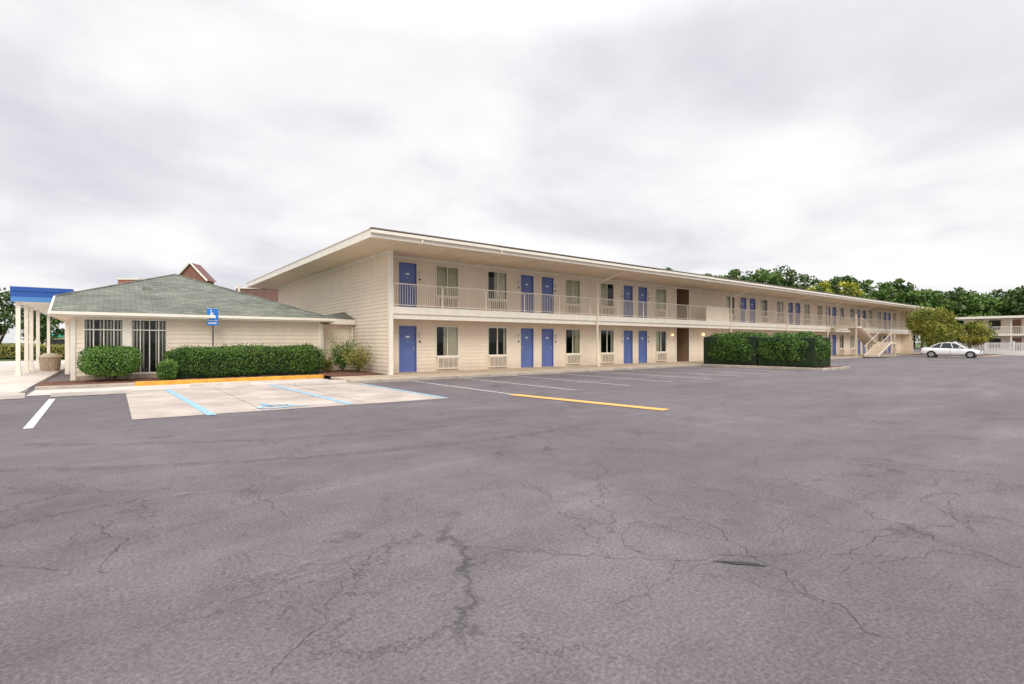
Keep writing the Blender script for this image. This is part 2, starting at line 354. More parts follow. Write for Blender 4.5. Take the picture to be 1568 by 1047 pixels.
for fi,fl in enumerate((F0,F1)):
    for i,(a,b) in enumerate(doors):
        z1=fl+DH
        md.box(a+.045,b-.045,.03,.07,fl+.02,z1-.045,0)
        md.box(a,a+.045,-.035,.05,fl,z1,0); md.box(b-.045,b,-.035,.05,fl,z1,0); md.box(a+.045,b-.045,-.035,.05,z1-.045,z1,0)
        md.box(a+.045,b-.045,-.0,.03,fl,fl+.025,2)
        cx=(a+b)/2
        md.box(cx-.09,cx+.09,.022,.03,fl+1.60,fl+1.68,1); md.box(cx-.03,cx+.03,.022,.03,fl+1.45,fl+1.475,2)
        hx=a+.12 if i%2 else b-.12
        md.cyl((hx,.03,fl+.98),(hx,-.035,fl+.98),.028,m=2); md.box(hx-.03,hx+.03,.022,.03,fl+1.05,fl+1.16,2)
        lx=b+.17 if i%2==0 else a-.17
        md.box(lx-.05,lx+.05,-.06,-.02,fl+1.72,fl+1.80,2); md.cyl((lx,-.09,fl+1.60),(lx,-.09,fl+1.75),.045,.05,m=1)
        md.box(lx-.05,lx+.05,-.03,-.02,fl+1.38,fl+1.46,3)
    for i,(a,b) in enumerate(wins):
        zb,zt=fl+WB,fl+WT; w=b-a
        for (p,q,r,s) in ((a,b,zt-.045,zt),(a,b,zb,zb+.045),(a,a+.04,zb+.045,zt-.045),(b-.04,b,zb+.045,zt-.045)): mw.box(p,q,-.04,.06,r,s,0)
        cx=(a+b)/2; mw.box(cx-.02,cx+.02,-.02,.05,zb+.045,zt-.045,0)
        mw.box(a-.03,b+.03,-.07,-.041,zb-.03,zb+.02,0)
        mw.poly([(a+.04,.02,zb+.045),(cx-.02,.02,zb+.045),(cx-.02,.02,zt-.045),(a+.04,.02,zt-.045)],1)
        mw.poly([(cx+.02,.035,zb+.045),(b-.04,.035,zb+.045),(b-.04,.035,zt-.045),(cx+.02,.035,zt-.045)],1)
        def curtain(c0,c1,mm):
            K=max(6,int((c1-c0)/.025)); pr=None
            for k in range(K+1):
                x=c0+(c1-c0)*k/K; y=.09+.026*math.sin(x*2*math.pi/.115+i)
                if pr: mw.poly([(pr[0],pr[1],zb),(x,y,zb),(x,y,zt),(pr[0],pr[1],zt)],mm)
                pr=(x,y)
        st=(0,1,0,5,0,3,5,1,0,0,3,2,0,1,0,3,0,2,1,0)[i%20] if fi else (1,2,4,2,3,1,2,4,1,2,3,1,4,2)[i%14]
        if st==0: curtain(a+.03,b-.03,2)
        elif st==1: curtain(a+w*.38,b-.03,3)
        elif st==2: curtain(a+.03,a+w*.14,3); curtain(b-w*.14,b-.03,3)
        elif st==3: curtain(a+.03,a+w*.45,2)
        elif st==4: curtain(b-w*.3,b-.03,2)
        elif st==5: curtain(a+.03,a+w*.6,2)
        z0=fl+.10; z1=zb-.032
        ma.box(a+.05,b-.05,-.12,.06,z0,z0+.05,0); ma.box(a+.05,b-.05,-.12,.06,z1-.05,z1,0)
        ma.box(a+.05,a+.11,-.12,.06,z0+.05,z1-.05,0); ma.box(b-.11,b-.05,-.12,.06,z0+.05,z1-.05,0)
        ma.box(a+.11,b-.11,-.05,-.02,z0+.05,z1-.05,1)
        n=9
        for k in range(n):
            z=z0+.07+(z1-z0-.14)*k/(n-1); ma.box(a+.11,b-.11,-.105,-.06,z-.014,z+.014,0)
        for k in range(1,4):
            x=a+.11+(w-.22)*k/4; ma.box(x-.012,x+.012,-.112,-.106,z0+.05,z1-.05,0)
        ma.box(a,a+.05,-.03,.03,z0,z1,0); ma.box(b-.05,b,-.03,.03,z0,z1,0)
md.build('doors',[BLUE,WHITE,METAL,DARK],motel,loc=(0,D,0)); mw.build('windows',[TRIM,GLASS,CURT,CURT2],motel,loc=(0,D,0)); ma.build('ac_units',[ACM,DARK],motel,loc=(0,D,0))
mb=MB()
mb.box(.125,LEN-.125,.02,D-.022,2.76,3.0,0)
mb.box(.142,LEN-.142,-.045,.018,2.72,3.02,1)
mb.box(.142,LEN-.142,.03,.16,2.50,2.758,1)
for k in range(19):
    x=.9+k*4
    if x<LEN: mb.box(x-.05,x+.05,.161,D-.022,2.58,2.758,1)
mb.build('balcony',[SLAB,TRIM],motel)
mr=MB(); RT=F1+1.04; ry=.03
for a,b in ((.142,24.2),(27.3,LEN-.15)):
    mr.box(a,b,ry-.02,ry+.02,RT-.035,RT,0); mr.box(a,b,ry-.014,ry+.014,F1+.09,F1+.115,0)
    x=a+.1
    while x<b:
        mr.box(x-.007,x+.007,ry-.007,ry+.007,F1+.115,RT-.035,0); x+=.12
    x=a+.02
    while x<b:
        mr.box(x-.02,x+.02,ry-.02,ry+.02,F1,RT+.008,0); x+=2.42
mr.box(24.2,27.3,ry-.03,ry+.03,F1+.02,RT+.05,1)
mr.build('balcony_railing',[RAIL,SIDING],motel)
mb=MB()
X0,X1,Y0,Y1=-1.75,73.6,-2.18,20.3
mb.box(X0+.03,X1-.03,Y0+.03,Y1-.03,TOP,5.66,1)
mb.poly([(X0,Y0,5.695),(X1,Y0,5.695),(X1,Y1,5.695),(X0,Y1,5.695)],3)
mb.box(X0,X0+.028,Y0,Y1,5.40,5.69,0); mb.box(X1-.028,X1,Y0,Y1,5.40,5.69,0)
mb.box(X0+.03,X1-.03,Y0,Y0+.028,5.40,5.69,0); mb.box(X0+.03,X1-.03,Y1-.028,Y1,5.40,5.69,0)
for k in range(13):
    a=X0-.02+k*5.8; b=min(a+5.79,X1+.02); dz=random.uniform(-.012,.012)
    mb.box(a,b,Y0-.13,Y0-.002,5.55+dz,5.665+dz,0)
mb.box(X0-.03,X1+.03,Y0-.14,Y0+.05,5.70,5.74,2)
mb.box(X0-.03,X0+.05,Y0+.052,Y1,5.70,5.73,0)
for k in range(62):
    x=-1.5+k*1.22
    if x<X1-.1: mb.box(x-.012,x+.012,Y0+.03,-.07 if x<.2 else D-.07,TOP-.008,TOP-.001,1)
for x,y,h in ((14.0,.5,.28),(14.5,.5,.2),(33,2,.3),(6.5,-.8,.15),(44,1,.3),(24,3,.4),(52,2,.35)): mb.cyl((x,y,5.69),(x,y,5.69+h+.15),.09,m=3); mb.cyl((x,y,5.69+h+.15),(x,y,5.69+h+.22),.14,.05,m=3)
mb.build('roof',[TRIM,SOFFIT,GUTTER,ROOFTOP],motel)
mb=MB()
for x in (12.75,27.4,36.6,45.1,53.6,62.1,70.5):
    mb.box(x-.04,x+.04,-.13,-.048,.1,4.9,0)
    mb.cyl((x,-.09,4.86),(x+.25,-2.22,5.52),.045,m=0); mb.cyl((x+.25,-2.24,5.5),(x+.25,-2.24,5.58),.05,m=0)
for x in (.35,4.25):
    mb.cyl((x,-2.24,5.40),(x,-2.24,5.58),.045,m=0); mb.cyl((x,-2.24,5.42),(x,-2.0,5.34),.04,m=0)
mb.box(12.62,12.88,-.2,-.131,.1,.75,0)
mb.build('downspouts',[SIDING],motel)
mb=MB(); n=8
for k in range(n):
    mb.box(47+k*.5,47.5+k*.5,-3.6,-2.5,.1+k*.17,.14+(k+1)*.17,0); mb.box(47+k*.5,47.5+k*.5,-2.3,-1.2,2.8-(k+1)*.17,2.84-k*.17,0)
mb.box(51,52.2,-3.6,-1.2,1.3,1.45,0); mb.box(45.8,47,-2.3,-.05,2.82,2.98,0)
for y in (-3.6,-2.5):
    mb.cyl((47,y,1.05),(51,y,2.45),.03,m=1); mb.cyl((47,y,.2),(51,y,1.5),.07,m=1)
    for k in range(17): mb.cyl((47+k*.25,y,.15+k*.0875),(47+k*.25,y,1.05+k*.0875),.010,n=5,m=1)
for y in (-2.3,-1.2):
    mb.cyl((47,y,3.85),(51,y,2.45),.03,m=1); mb.cyl((47,y,2.85),(51,y,1.4),.07,m=1)
    for k in range(17): mb.cyl((47+k*.25,y,2.95-k*.0875),(47+k*.25,y,3.85-k*.0875),.010,n=5,m=1)
for x,y in ((52.1,-3.5),(52.1,-1.3),(51.1,-3.5)): mb.box(x-.06,x+.06,y-.06,y+.06,0,2.5,1)
mb.box(45.9,46.02,-2.25,-2.13,0,4.05,1)
mb.box(51,52.2,-3.62,-3.56,2.4,2.46,1)
mb.build('staircase',[SLAB,paint('stair_rail',(.62,.52,.42),.6,.1,3)],motel)
m,nt,b=new_mat('lamp_lit'); b.inputs['Emission Color'].default_value=(1,.62,.25,1); b.inputs['Emission Strength'].default_value=3; b.inputs['Base Color'].default_value=(.8,.6,.3,1)
mb=MB(); mb.box(25.6,25.72,D-.12,D-.03,2.0,2.15,0); mb.box(21.75,21.83,D-.12,D-.03,1.95,2.05,0); mb.build('wall_lamps',[m],motel)
# ---------------------------------------------------------------- lobby
lobby=empty('single_storey_lobby_building')
def shingle():
    m,nt,b=new_mat('green_shingles'); L=nt.links
    g=N(nt,'ShaderNodeNewGeometry'); br=N(nt,'ShaderNodeTexBrick')
    br.inputs['Scale'].default_value=1; br.inputs['Brick Width'].default_value=.33; br.inputs['Row Height'].default_value=.13; br.inputs['Mortar Size'].default_value=.008
    br.inputs['Color1'].default_value=(.135,.145,.12,1); br.inputs['Color2'].default_value=(.215,.225,.19,1); br.inputs['Mortar'].default_value=(.07,.08,.065,1); br.inputs['Bias'].default_value=0
    L.new(g.outputs['Position'],br.inputs['Vector'])
    n=N(nt,'ShaderNodeTexNoise'); n.inputs['Scale'].default_value=.9; n.inputs['Detail'].default_value=8; n.inputs['Roughness'].default_value=.7; L.new(g.outputs['Position'],n.inputs[0])
    r=ramp(nt,[(.3,.72),(.7,1.28)]); L.new(n.outputs['Fac'],r.inputs[0])
    x=N(nt,'ShaderNodeMixRGB',blend_type='MULTIPLY'); x.inputs[0].default_value=1; L.new(br.outputs[0],x.inputs[1]); L.new(r.outputs[0],x.inputs[2]); L.new(x.outputs[0],b.inputs['Base Color'])
    b.inputs['Roughness'].default_value=.95; b.inputs['Specular IOR Level'].default_value=.2
    return m
SH=shingle()
LY=3.6; lx0,lx1=-10.45,-1.79; LT=2.42
lw=[(-10.14,-8.98),(-8.76,-7.62)]
f=lambda u,o,z:(u,LY-o,z)
mb=MB(); wall_open(mb,f,lx0,lx1,.08,LT,[(a,b,.30,2.36) for a,b in lw])
siding(mb,lambda u,o,z:(lx1+o,u,z),LY,4.4,.08,LT)
mb.poly([(lx0,LY,.08),(lx0,15.4,.08),(lx0,15.4,LT),(lx0,LY,LT)]); mb.poly([(lx0,15.4,.08),(lx1,15.4,.08),(lx1,15.4,LT),(lx0,15.4,LT)])
mb.poly([(lx1,4.4,.08),(lx1,15.4,.08),(lx1,15.4,LT),(lx1,4.4,LT)])
siding(mb,lambda u,o,z:(u,4.25-o,z),lx1+.021,-.022,.08,2.36)
mb.build('walls',[SIDING],lobby)
mb=MB()
for wi,(a,b) in enumerate(lw):
    mb.box(a,b,LY-.03,LY+.06,.30,.35,0); mb.box(a,b,LY-.03,LY+.06,2.31,2.36,0); mb.box(a,a+.04,LY-.03,LY+.06,.35,2.31,0); mb.box(b-.04,b,LY-.03,LY+.06,.35,2.31,0)
    W=b-a
    for t in (.25,.5,.75): mb.box(a+W*t-.014,a+W*t+.014,LY-.02,LY+.05,.35,2.31,0)
    mb.box(a+.04,b-.04,LY-.021,LY+.01,1.93,1.97,0)
    mb.poly([(a+.04,LY+.02,.35),(b-.04,LY+.02,.35),(b-.04,LY+.02,2.31),(a+.04,LY+.02,2.31)],1)
    k=a+.06; j=0
    while k<b-.08:
        if not (wi==1 and j in (4,5,6)) and not (wi==0 and j in (3,)): mb.poly([(k,LY+.075,.5),(k+.05,LY+.085,.5),(k+.05,LY+.085,2.28),(k,LY+.075,2.28)],2)
        k+=.10; j+=1
    mb.box(a,b,LY+1.2,LY+1.25,.1,2.36,3)
mb.build('windows',[TRIM,GLASS,BLIND,DARK],lobby)
mb=MB(); mb.box(lx0-.04,lx0+.10,LY-.05,LY-.021,.08,LT-.081,0); mb.box(lx1-.1,lx1+.035,LY-.05,LY-.021,.08,LT-.081,0); mb.box(-8.98,-8.76,LY-.05,LY-.021,.3,LT-.081,0)
mb.box(lx0,lx1,LY-.045,LY-.021,LT-.08,LT,0); mb.box(lx0+.1,-7.5,LY-.07,LY-.022,.08,.28,1); mb.build('trim',[TRIM,BRICK],lobby)
mb=MB()
E=[(-11.0,3.1,2.55),(-1.3,3.1,2.55),(-1.3,15.9,2.55),(-11.0,15.9,2.55)]
A=(-6.9,9.5,4.79); R1=(-11,4.9,3.18); R2=(-11,14.1,3.18)
mb.poly([E[0],E[1],A,R1],0); mb.poly([E[1],E[2],A],0); mb.poly([E[2],E[3],R2,A],0); mb.poly([R1,A,R2],0); mb.poly([E[3],E[0],R1,R2],2)
mb.box(-11.0,-1.3,3.1,15.9,2.42,2.44,1)
mb.box(-11.02,-1.28,3.06,3.098,2.40,2.55,2); mb.box(-11.03,-11.002,3.1,15.9,2.40,2.55,2); mb.box(-1.298,-1.27,3.1,15.9,2.40,2.55,2)
mb.box(-11.04,-1.26,2.96,3.058,2.46,2.56,2)
for p,q in ((E[1],A),(R1,A)): mb.cyl(p,q,.05,m=0,n=6)
mb.cyl(E[0],R1,.035,m=2,n=6)
mb.cyl((-4.5,7.2,3.7),(-4.5,7.2,4.3),.05,m=2); mb.box(-8.3,-8.0,6.4,6.7,3.55,3.85,0)
mb.box(-1.25,-.03,3.9,15,2.36,2.40,1); mb.box(-1.26,-.03,3.86,3.898,2.34,2.58,2); mb.box(-1.26,-.03,3.9,15,2.52,2.56,0)
mb.poly([(-1.25,3.9,2.60),(-.03,3.9,2.60),(-.03,5.4,3.02),(-1.25,5.4,2.8)],0)
mb.build('roof',[SH,SOFFIT,TRIM],lobby)
mb=MB(); mb.box(-1.72,-1.62,3.66,3.76,.15,2.36,0); mb.box(-.12,-.04,4.12,4.2,.15,2.36,0); mb.build('downspouts',[TRIM],lobby)
mb=MB(); mb.box(-3.0,-1.9,12.4,13.6,3.1,3.95,0)
for k in range(6): mb.box(-3.02,-1.88,12.36,12.395,3.28+k*.1,3.32+k*.1,1)
mb.build('rooftop_ac',[ACM,METAL],lobby)
# ---------------------------------------------------------------- canopy
can=empty('entrance_canopy')
CB=paint('canopy_blue',(.015,.085,.36),.5,.08,2); CB2=paint('canopy_blue_light',(.07,.22,.52),.5,.08,2)
mb=MB(); mb.box(-12.6,-10.7,9.0,24,3.2,3.32,2); mb.box(-12.62,-10.68,8.96,8.998,3.38,3.78,0); mb.box(-12.64,-10.66,8.93,8.958,3.62,3.80,0); mb.box(-12.62,-10.68,8.96,8.998,3.18,3.38,1)
mb.box(-12.64,-12.602,9,24,3.18,3.78,0); mb.box(-10.698,-10.66,9,24,3.18,3.78,0); mb.box(-12.6,-10.7,9.0,24,3.70,3.74,2); mb.build('canopy_roof',[CB,CB2,TRIM],can)
mb=MB()
for y in (9.2,11.8,13.6,16.4,22):
    mb.box(-12.5,-12.36,y,y+.14,.09,3.2,0); mb.box(-12.53,-12.33,y-.03,y+.17,.09,.22,0); mb.box(-10.95,-10.8,y,y+.16,.09,3.2,0)
mb.build('columns',[TRIM],can)
mb=MB(); mb.cyl((0,0,0),(0,0,.68),.36,.42,20,0); mb.cyl((0,0,.68),(0,0,.78),.46,.46,20,1); mb.cyl((0,0,.78),(0,0,.86),.30,.22,20,1)
mb.build('trash_bin',[BRICK,SLAB],loc=(-11.7,13.0,.09))
# ---------------------------------------------------------------- accessible sign
sg=empty('accessible_parking_sign',(-6.15,3.05,.1))
SB=paint('sign_blue',(.02,.16,.52),.35,.05,3)
mb=MB(); mb.cyl((0,0,0),(0,0,2.78),.028,n=10,m=0); mb.build('post',[POLE],sg)
mb=MB(); mb.box(-.20,.20,-.045,-.032,2.25,2.74,0); mb.box(-.20,.20,-.045,-.032,2.06,2.235,0)
wheelchair(mb,lambda a,b:(-.16+a*.27,-.0475,2.30+b*.34),.11,1)
for k in range(5): mb.box(-.15+k*.062,-.11+k*.062,-.0475,-.046,2.12,2.18,1)
mb.box(-.2,.2,-.0475,-.046,2.25,2.26,1); mb.box(-.2,.2,-.0475,-.046,2.73,2.74,1)
o=mb.build('plate',[SB,WHITE],sg,); o.rotation_euler=(0,0,-.45)
# ---------------------------------------------------------------- foliage
def leaves(name,P,size,mat,parent=None,nrm=None,loc=None):
    n=len(P); d=rng.normal(size=(n,3)); 
    if nrm is not None: d=d*.75+nrm
    d/=np.linalg.norm(d,axis=1)[:,None]+1e-9
    r=rng.normal(size=(n,3)); a=np.cross(d,r); a/=np.linalg.norm(a,axis=1)[:,None]+1e-9; b=np.cross(d,a)
    s=(size*rng.uniform(.6,1.35,n))[:,None]
    V=np.stack([P-a*s*.5,P-b*s*.32+d*s*.06,P+a*s*.55,P+b*s*.32+d*s*.06],1).reshape(-1,3)
    me=bpy.data.meshes.new(name); me.vertices.add(4*n); me.vertices.foreach_set('co',V.astype(np.float32).ravel())
    me.loops.add(4*n); me.loops.foreach_set('vertex_index',np.arange(4*n,dtype=np.int32))
    me.polygons.add(n); me.polygons.foreach_set('loop_start',np.arange(0,4*n,4,dtype=np.int32)); me.polygons.foreach_set('loop_total',np.full(n,4,dtype=np.int32))
    me.materials.append(mat); me.update(calc_edges=True); me.validate()
    o=bpy.data.objects.new(name,me); scene.collection.objects.link(o)
    if parent: o.parent=parent
    if loc: o.location=loc
    return o
def bump3(P,seed,f=2.0):
    r=np.random.default_rng(seed); out=np.zeros(len(P))
    for k in range(5):
        w=r.normal(size=3)*f*(1+.5*k); out+=np.sin(P@w+r.uniform(0,6.3))/(1+.6*k)
    return out/2.2
def superell(n,L,W,H,e=5):
    q=rng.uniform(-1,1,size=(n,3)); ax=rng.choice(3,n,p=np.array([W*H,L*H,L*W])/(W*H+L*H+L*W)); q[np.arange(n),ax]=np.sign(rng.uniform(-1,1,n))
    nn=(np.abs(q)**e).sum(1)**(1/e); q=q/nn[:,None]
    g=np.sign(q)*np.abs(q)**(e-1)/np.array([L,W,H]); g/=np.linalg.norm(g,axis=1)[:,None]
    return q*np.array([L,W,H])/2,g
def hedge(name,cx,cy,z0,L,W,H,n,size,mat,seed,rz=0,e=5,amp=.07):
    h=empty(name,(cx,cy,0),rz)
    P,G=superell(n,L,W,H,e); b=bump3(P,seed,1.6)*amp
    P=P+G*(b+rng.normal(0,.035,n)-np.abs(rng.normal(0,.06,n)))[:,None]; P[:,2]+=z0+H/2
    keep=P[:,2]>z0-.02; leaves('foliage',P[keep],size,mat,h,G[keep])
    k=n//25; P2,G2=superell(k,L,W,H,e); P2=P2+G2*(bump3(P2,seed,1.6)*amp+rng.uniform(0,.13,k))[:,None]; P2[:,2]+=z0+H/2; leaves('shoots',P2[P2[:,2]>z0+.3],size*.95,HEDGEL if mat is HEDGE else mat,h)
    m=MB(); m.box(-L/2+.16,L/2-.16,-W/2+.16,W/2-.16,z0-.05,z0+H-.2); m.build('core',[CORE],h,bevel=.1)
    return h
hedge('boxwood_hedge',-4.95,2.55,.16,5.75,1.15,1.16,26000,.062,HEDGE,1,amp=.09)
hedge('boxwood_hedge',21.25,-3.9,.15,2.5,3.7,1.88,22000,.095,HEDGE,2,e=3.4,amp=.15)
hedge('boxwood_hedge',21.3,-7.2,.15,2.5,3.4,1.80,20000,.095,HEDGE,3,e=3.4,amp=.15)
hedge('boxwood_hedge',-16,42,.05,10,1.2,1.2,9000,.12,SHRUBY,4,rz=-.45)
def round_bush(name,x,y,z0,rx,rz,n,size,mat,seed):
    h=empty(name,(x,y,0)); P,G=superell(n,2*rx,2*rx,2*rz,2.8); P=P*rng.uniform(.75,1.04,n)[:,None]+G*(bump3(P,seed,3)*.07)[:,None]; P[:,2]+=z0+rz
    leaves('foliage',P,size,mat,h,G*.5)
    m=MB()
    for k in range(7):
        a=k*.9; m.cyl((.05*math.cos(a),.05*math.sin(a),.05),(rx*.5*math.cos(a),rx*.5*math.sin(a),z0+rz),.02,.01,n=5)
    m.build('stems',[BARK],h)
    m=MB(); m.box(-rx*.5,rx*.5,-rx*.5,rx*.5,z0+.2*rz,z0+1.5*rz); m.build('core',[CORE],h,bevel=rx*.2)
round_bush('round_shrub',-9.35,2.6,.32,.86,.50,10000,.06,HEDGEL,11)
round_bush('round_shrub',-7.75,1.95,.12,.30,.35,2600,.05,HEDGEL,12)
def loose_shrub(name,x,y,h,r,n,mat,seed):
    e=empty(name,(x,y,0)); m=MB(); rs=random.Random(seed); P=[]
    for k in range(16):
        a=rs.uniform(0,6.28); rr=r*rs.uniform(.3,1.1); hh=h*rs.uniform(.6,1.02)
        tip=Vector((rr*math.cos(a),rr*math.sin(a),.12+hh)); m.cyl((0,0,.1),tip,.014,.005,n=5)
        for q in range(n//16):
            t=rs.uniform(.3,1.03); p=Vector((0,0,.1)).lerp(tip,t); s=.08+.07*t; P.append((p.x+rs.gauss(0,s),p.y+rs.gauss(0,s),p.z+rs.gauss(0,s*.8)))
    m.build('stems',[BARK],e); leaves('foliage',np.array(P),.065,mat,e)
loose_shrub('yellow_green_shrub',-1.0,2.9,1.45,.58,3000,HEDGEL,3); loose_shrub('yellow_green_shrub',-.66,1.9,1.15,.55,2400,SHRUBY,5)
loose_shrub('yellow_green_shrub',-1.6,3.3,.7,.35,1200,SHRUBY,8)
def tree_geo(mt,P,x,y,H,R,zc,seed,nl,trunk_r=.2,blobs=26,flat=.75):
    rs=random.Random(seed); base=Vector((x,y,0)); fork=Vector((x+rs.uniform(-.3,.3),y+rs.uniform(-.3,.3),zc*.55)); mt.cyl(base,fork,trunk_r,trunk_r*.7,8)
    hz=(H-zc*.5)/2; cz=H-hz
    for k in range(blobs):
        while True:
            d=Vector((rs.uniform(-1,1),rs.uniform(-1,1),rs.uniform(-1,1)))
            if .25<d.length<1: break
        c=Vector((x+d.x*R*.8,y+d.y*R*.8,cz+d.z*hz*.82)); br=R*rs.uniform(.20,.40)
        if k<9: mt.cyl(fork,c,trunk_r*.35,trunk_r*.08,5)
        n=nl//blobs; q=rng.normal(size=(n,3)); q/=np.linalg.norm(q,axis=1)[:,None]; q*=(rng.uniform(0,1,n)**.35)[:,None]*br; q[:,2]*=flat
        P.append(q+np.array(c))
def tree(name,x,y,H,R,zc,seed,nl,size,mat,tr=.2,blobs=26,bark=BARK):
    e=empty(name); m=MB(); P=[]; tree_geo(m,P,x,y,H,R,zc,seed,nl,tr,blobs); m.build('trunk_and_limbs',[bark],e); leaves('foliage',np.concatenate(P),size,mat,e)
tree('crape_myrtle_tree',59.8,-4.5,5.4,2.9,2.0,21,10000,.18,MYRT,.09,38,BARKL)
tree('crape_myrtle_tree',66.5,-6.3,4.1,2.3,1.8,22,7000,.18,MYRT,.08,28,BARKL)
tree('crape_myrtle_tree',63.5,-4.9,4.3,2.0,1.8,23,5000,.18,MYRT,.08,24,BARKL)
tl=empty('distant_tree_line'); mt=MB(); PA=[];PBk=[];PYl=[]
rs=random.Random(5)
def rowH(u):
    tab=[(0,18.0),(.12,18.2),(.3,18.2),(.45,17.0),(.55,14.4),(.68,13.8),(.8,13.6),(1,13.6)]
    for (a,b),(c,d) in zip(tab[:-1],tab[1:]):
        if a<=u<=c: return b+(d-b)*(u-a)/(c-a)
    return 13.6
for k in range(30):
    t=k/29; x=78+t*90+rs.uniform(-1.5,1.5); y=51-t*71+rs.uniform(-2.5,2.5)
    yel=k in (10,11); H=rowH(t*.95)+rs.uniform(-1.1,.8)-(1.8 if yel else 0)
    tree_geo(mt,(PYl if yel else (PA if k%3 else PBk)),x,y,H,rs.uniform(3.6,5.0),4,100+k,2900,.3,34)
for k in range(22):
    t=k/21; x=86+t*97+rs.uniform(-2,2); y=62-t*74+rs.uniform(-3,3)
    tree_geo(mt,PBk,x,y,rowH(t*.95)+1.1+rs.uniform(-1.2,1.0),rs.uniform(4.6,6.0),3,200+k,2800,.3,34)
mt.build('trunks',[BARK],tl); leaves('foliage_mid',np.concatenate(PA),.66,TREEG,tl); leaves('foliage_dark',np.concatenate(PBk),.70,TREED,tl); leaves('foliage_yellow',np.concatenate(PYl),.6,TREEY,tl)
for i,(x,y,H,R) in enumerate(((-19.5,62,8.2,3.4),(-24,60,8.8,3.8),(-16.2,64,6.2,2.6),(-29,58,9,4))): tree('oak_tree',x,y,H,R,2.4,40+i,3600,.33,TREED,.2)
# ---------------------------------------------------------------- distant buildings
rb=empty('red_brick_restaurant',(-1.8,49.8,0),-math.radians(37.9))
RBK=paint('red_brick',(.26,.12,.09),.9,.2,3); RRF=paint('brown_roof',(.19,.105,.09),.9,.2,1.5); RRD=paint('red_fascia',(.42,.16,.12),.8,.15,2)
mb=MB(); mb.box(-9.0,10.8,0,12,0,6.2,0); mb.poly([(-9.4,-.4,6.2),(11.2,-.4,6.2),(11.2,6,8.2),(-9.4,6,8.2)],1); mb.poly([(-9.4,12.4,6.2),(-9.4,6,8.2),(11.2,6,8.2),(11.2,12.4,6.2)],1)
mb.poly([(11.2,-.4,6.2),(11.2,12.4,6.2),(11.2,6,8.2)],0)
g0,g1,gz,gp=-1.75,1.75,8.8,10.6
mb.prism([(g0,-.6),(g1,-.6),(g1,1.0),(g0,1.0)],5.5,gz,0)
mb.poly([(g0,-.6,gz),(g1,-.6,gz),(0,-.6,gp)],0); mb.poly([(g0,1.0,gz),(g1,1.0,gz),(0,1.0,gp)],0)
mb.poly([(g0-.25,-.8,gz-.2),(0,-.8,gp+.08),(0,1.2,gp+.08),(g0-.25,1.2,gz-.2)],1); mb.poly([(g1+.25,-.8,gz-.2),(g1+.25,1.2,gz-.2),(0,1.2,gp+.08),(0,-.8,gp+.08)],1)
mb.cyl((g0-.25,-.83,gz-.25),(0,-.83,gp+.06),.10,m=2,n=5); mb.cyl((g1+.25,-.83,gz-.25),(0,-.83,gp+.06),.10,m=2,n=5)
mb.box(-8.4,-6.0,-.7,1,6.5,8.7,3); mb.box(-8.5,-5.9,-.8,1.1,8.7,8.9,2); mb.box(5.2,10.6,-.5,2,6.0,7.7,1); mb.box(5.1,10.7,-.6,2.1,7.7,7.85,2)
mb.build('walls_and_roof',[RBK,RRF,TRIM,RRD],rb)
st=empty('distant_store',(-17,99,0),-.66)
mb=MB(); mb.box(-4,5,0,8,0,2.4,0); mb.box(-4.2,5.2,-.4,8.2,2.4,3.2,1); mb.box(-2,3,-.03,-.005,.4,2.0,2); mb.build('walls',[SIDING,paint('teal_fascia',(.05,.42,.36),.5,.1,2),DARK],st)
fw=empty('distant_motel_building')
mb=MB(); fx0=88
mb.box(fx0,fx0+12,-45,-2,0,4.7,0); mb.box(fx0-2.0,fx0+13,-46,-1,4.75,5.05,1); mb.box(fx0-1.5,fx0-.002,-45,-2,2.35,2.62,1)
for k in range(11):
    y=-3.2-k*3.9
    for fl in (.1,2.62):
        mb.box(fx0-.05,fx0-.003,y-.85,y,fl,fl+1.95,2); mb.box(fx0-.05,fx0-.003,y-2.7,y-1.5,fl+.6,fl+1.9,3); mb.box(fx0-.09,fx0-.004,y-2.65,y-1.55,fl+.1,fl+.52,4)
    mb.box(fx0-1.45,fx0-1.33,y-.1,y+.02,0,4.75,1)
mb.box(fx0-1.5,fx0-1.45,-45,-2,3.55,3.62,1)
k=-45
while k<-2: mb.box(fx0-1.49,fx0-1.46,k,k+.04,2.6,3.55,1); k+=.16
mb.build('walls_roof_balcony',[SIDING,TRIM,paint('brown_door',(.25,.13,.08),.6,.1,3),DARK,ACM],fw)
mb=MB(); k=-36.0
while k<-2.5: mb.box(71,71.03,k,k+.07,.5,1.45); k+=.13
mb.box(71.03,71.06,-36,-2.5,1.25,1.32); mb.box(70.95,71.1,-36,-2.5,0,.5)
for k in range(15): mb.box(70.94,71.12,-36+k*2.4,-35.82+k*2.4,.5,1.58)
mb.build('white_picket_fence',[WHITE])
